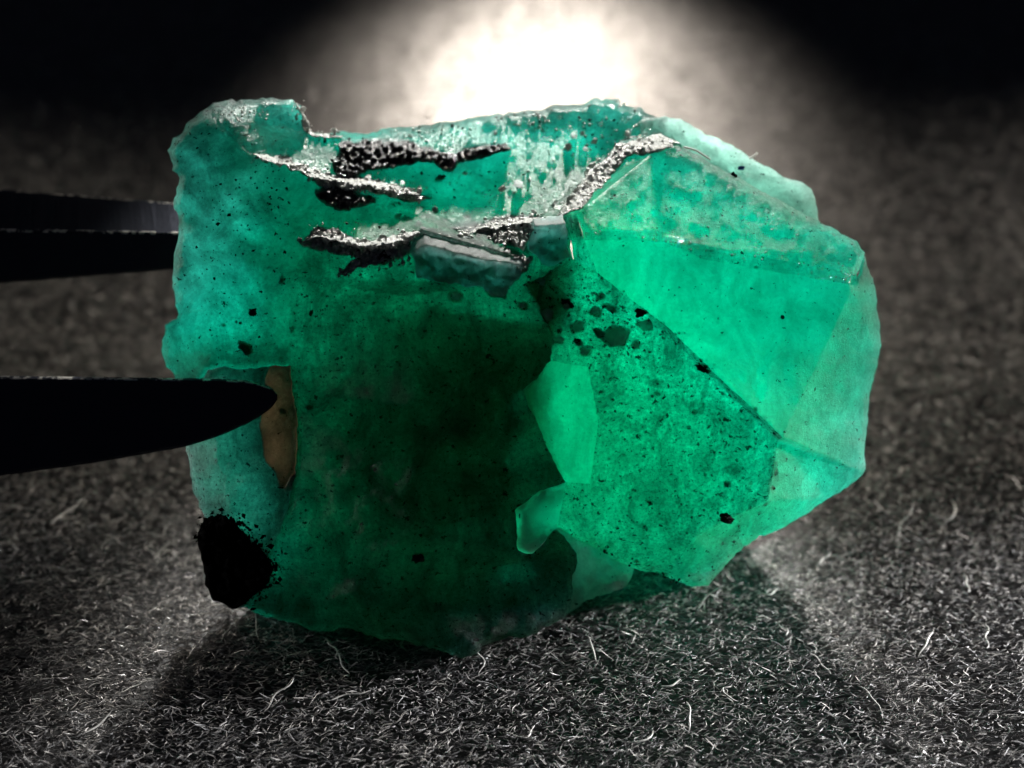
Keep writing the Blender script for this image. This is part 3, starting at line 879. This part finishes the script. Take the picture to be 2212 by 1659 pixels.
for i, (x, y) in enumerate(along(RID, 64, 8)):
    o = crumb[i] if i < 4 else crumb[i % 4].copy()
    if i >= 4:
        C.objects.link(o)
    o.location = loc3(x, y, float(body_h([(x, y)])[0]) + 0.012)
    o.rotation_euler = (random.uniform(-.6, .6), random.uniform(-.6, .6), random.uniform(0, 6))
    sc = random.uniform(.5, 1.5)
    o.scale = (sc, sc, sc)

# ------------------------------------------------------------------ things on the stone
fl_me = bmesh.new()
bmesh.ops.create_cube(fl_me, size=1.0)
bmesh.ops.bevel(fl_me, geom=fl_me.edges[:], offset=0.08, segments=2, affect='EDGES')
for v in fl_me.verts:
    v.co = Vector((v.co.x * 0.026 + v.co.y * 0.003, v.co.y * 0.016, v.co.z * 0.008))
me = bpy.data.meshes.new('blue_flake')
fl_me.to_mesh(me)
fl_me.free()
o = link('blue_flake', me, MAT['blue'], smooth=False)
o.matrix_world = M0 @ Matrix.Translation(loc3(1601, 363, -0.335))
tag(o, 'tiny bright blue flake lying on the pale green crystal at upper right', 'flake')


def lint(line, w, label, r=0.0045):
    P = [Vector(loc3(x, y, w)) for x, y in line]
    cu = bpy.data.curves.new('lint_hair', 'CURVE')
    cu.dimensions = '3D'
    cu.bevel_depth = r
    cu.bevel_resolution = 2
    sp = cu.splines.new('NURBS')
    sp.points.add(len(P) - 1)
    for q, p in zip(sp.points, P):
        q.co = (*p, 1)
    sp.use_endpoint_u = True
    sp.order_u = 3
    tmp = bpy.data.objects.new('tmp', cu)
    me = bpy.data.meshes.new_from_object(tmp)
    bpy.data.objects.remove(tmp)
    me.name = 'lint_hair'
    o = link('lint_hair', me, MAT['lint'])
    o.matrix_world = M0
    return tag(o, label, 'lint', group='white lint hairs on the emerald')


lint([(646, 262), (650, 275), (656, 285), (664, 296)], -0.30, 'short white lint hair at the notch beside the knob of the emerald')
lint([(1130, 250), (1142, 262), (1153, 277)], -0.42, 'straight white lint hair lying on the upper rim of the emerald')
lint([(1172, 255), (1176, 268), (1178, 282)], -0.40, 'tiny upright white lint hair just right of the straight one on the rim')
lint([(1618, 342), (1630, 338), (1636, 330)], -0.33, 'curled white lint hair on the outer edge of the pale crystal')
lint([(1478, 318), (1500, 322), (1520, 335), (1535, 345)], -0.09, 'long wavy white lint hair on the top edge of the right crystal')

# ------------------------------------------------------------------ tweezers
k = NT('black_coated_steel')
bpn = k.n('ShaderNodeBump', {'Strength': 0.25, 'Distance': 0.01, 'Height': k.math('ADD', k.noise(60, 5, 0.7), k.noise(14, 3, 0.6))}).outputs[0]
worn_glint = k.n('ShaderNodeAttribute', attribute_name='worn_glint').outputs['Fac']  # bare worn metal put on the edge strips to stand for their glints
bare_glint = k.n('ShaderNodeMapRange', {0: k.noise(26, 4, 0.7), 1: k.math('SUBTRACT', 0.78, k.math('MULTIPLY', worn_glint, 0.28)), 2: k.math('SUBTRACT', 0.82, k.math('MULTIPLY', worn_glint, 0.28)), 3: 0.0, 4: 1.0}).outputs[0]
dif = k.n('ShaderNodeBsdfDiffuse', {'Color': (0.022, 0.023, 0.028, 1), 'Normal': bpn}).outputs[0]
glo = k.n('ShaderNodeBsdfAnisotropic', {'Color': (0.75, 0.8, 1.0, 1), 'Roughness': 0.42, 'Normal': bpn}).outputs[0]
coat = k.n('ShaderNodeMixShader', {0: 0.03, 1: dif, 2: glo}).outputs[0]
met = k.n('ShaderNodeBsdfAnisotropic', {'Color': (0.75, 0.72, 0.66, 1), 'Roughness': 0.3, 'Normal': bpn}).outputs[0]
met2 = k.n('ShaderNodeBsdfDiffuse', {'Color': (0.6, 0.58, 0.52, 1)}).outputs[0]
met = k.n('ShaderNodeMixShader', {0: 0.5, 1: met, 2: met2}).outputs[0]
sh = k.n('ShaderNodeMixShader', {0: bare_glint, 1: coat, 2: met}).outputs[0]
k.t.links.new(sh, k.out.inputs['Surface'])
MAT['steel'] = k.m

tw = bpy.data.objects.new('tweezers', None)
C.objects.link(tw)
tw.matrix_world = M0
tag(tw, 'black coated steel tweezers reaching in from the left to grip the green crystal', 'tweezers')


def prong(sections, edges, name='prong'):
    """sections: (x, list of (y, w)) rings in order along the prong, same count"""
    V, F = [], []
    m = len(sections[0][1])
    for x, ring in sections:
        for (y, w) in ring:
            V.append(loc3(x + 0.4 * fbm(y * .05, w * 9, x * .03, 2), y + 0.9 * fbm(x * .04, y * .05, w * 5, 3), w))
    n = len(sections)
    for i in range(n - 1):
        for j in range(m):
            F.append((i * m + j, (i + 1) * m + j, (i + 1) * m + (j + 1) % m, i * m + (j + 1) % m))
    wr = [1.0 if j in edges else 0.0 for i in range(n - 1) for j in range(m)] + [0.0, 0.0]
    F.append(tuple(range(m)))
    F.append(tuple(range((n - 1) * m, n * m))[::-1])
    me = bpy.data.meshes.new(name)
    me.from_pydata(V, [], F)
    me.update()
    me.attributes.new('worn_glint', 'FLOAT', 'FACE').data.foreach_set('value', wr)
    bm = bmesh.new()
    bm.from_mesh(me)
    bmesh.ops.recalc_face_normals(bm, faces=bm.faces[:])
    bm.to_mesh(me)
    bm.free()
    return link(name, me, MAT['steel'], tw, smooth=False)


def interp(tab, x):
    for (a, b) in zip(tab[:-1], tab[1:]):
        if a[0] <= x <= b[0]:
            t = (x - a[0]) / (b[0] - a[0])
            return [p + (q - p) * t for p, q in zip(a[1:], b[1:])]
    return list(tab[-1][1:]) if x > tab[-1][0] else list(tab[0][1:])


# behind: top face tilts away, its lower edge carries painted glint flecks, then a black flank
tabA = [(-2600, 440, 560, 700, -.5), (-900, 385, 478, 650, -.5), (0, 408, 497, 610, -.45), (375, 438, 503, 580, -.4), (520, 455, 507, 565, -.38), (600, 480, 510, 540, -.38)]
secs = []
for x in list(range(-2600, 0, 200)) + list(range(0, 433, 12)):
    yt, ym, yb, w = interp(tabA, x)
    secs.append((x, [(yt, w - .26), (yt + 3, w - .235), (ym - 3, w - .012), (ym, w), (ym + 4, w - .004), (yb - 4, w - .02), (yb, w - .05), (yb + 2, w - .22)]))
prong(secs, (0, 2, 3))
# in front: flat flank towards the camera, rounded tip
tabB = [(-2600, 690, 830, .5), (-900, 800, 1110, .4), (0, 812, 1028, .30), (200, 814, 1000, .27), (400, 817, 965, .24), (470, 818, 943, .23), (530, 821, 917, .22), (560, 827, 900, .22), (580, 834, 886, .22), (592, 843, 874, .22), (599, 852, 863, .22)]
secs = []
for x in list(range(-2600, 0, 200)) + list(range(0, 520, 12)) + list(range(520, 600, 5)) + [599]:
    yt, yb, w = interp(tabB, x)
    sh = min(6, (yb - yt) * .3)
    secs.append((x, [(yt + sh * .5, w - .20), (yt, w - .17), (yt, w - .03), (yt + sh * .6, w - .004), (yt + sh, w), (yb - sh, w), (yb - sh * .5, w - .006), (yb, w - .03), (yb, w - .17), (yb - sh * .5, w - .20)]))
prong(secs, (1, 2, 3))
# the bow that joins the two prongs, far left outside the picture
V = [loc3(x, y, w) for x in (-2900, -2560) for (y, w) in ((430, -.78), (430, .52), (840, .52), (840, -.78))]
me = bpy.data.meshes.new('bow')
me.from_pydata(V, [], [(0, 1, 2, 3), (7, 6, 5, 4), (0, 4, 5, 1), (1, 5, 6, 2), (2, 6, 7, 3), (3, 7, 4, 0)])
link('bow', me, MAT['steel'], tw, smooth=False)
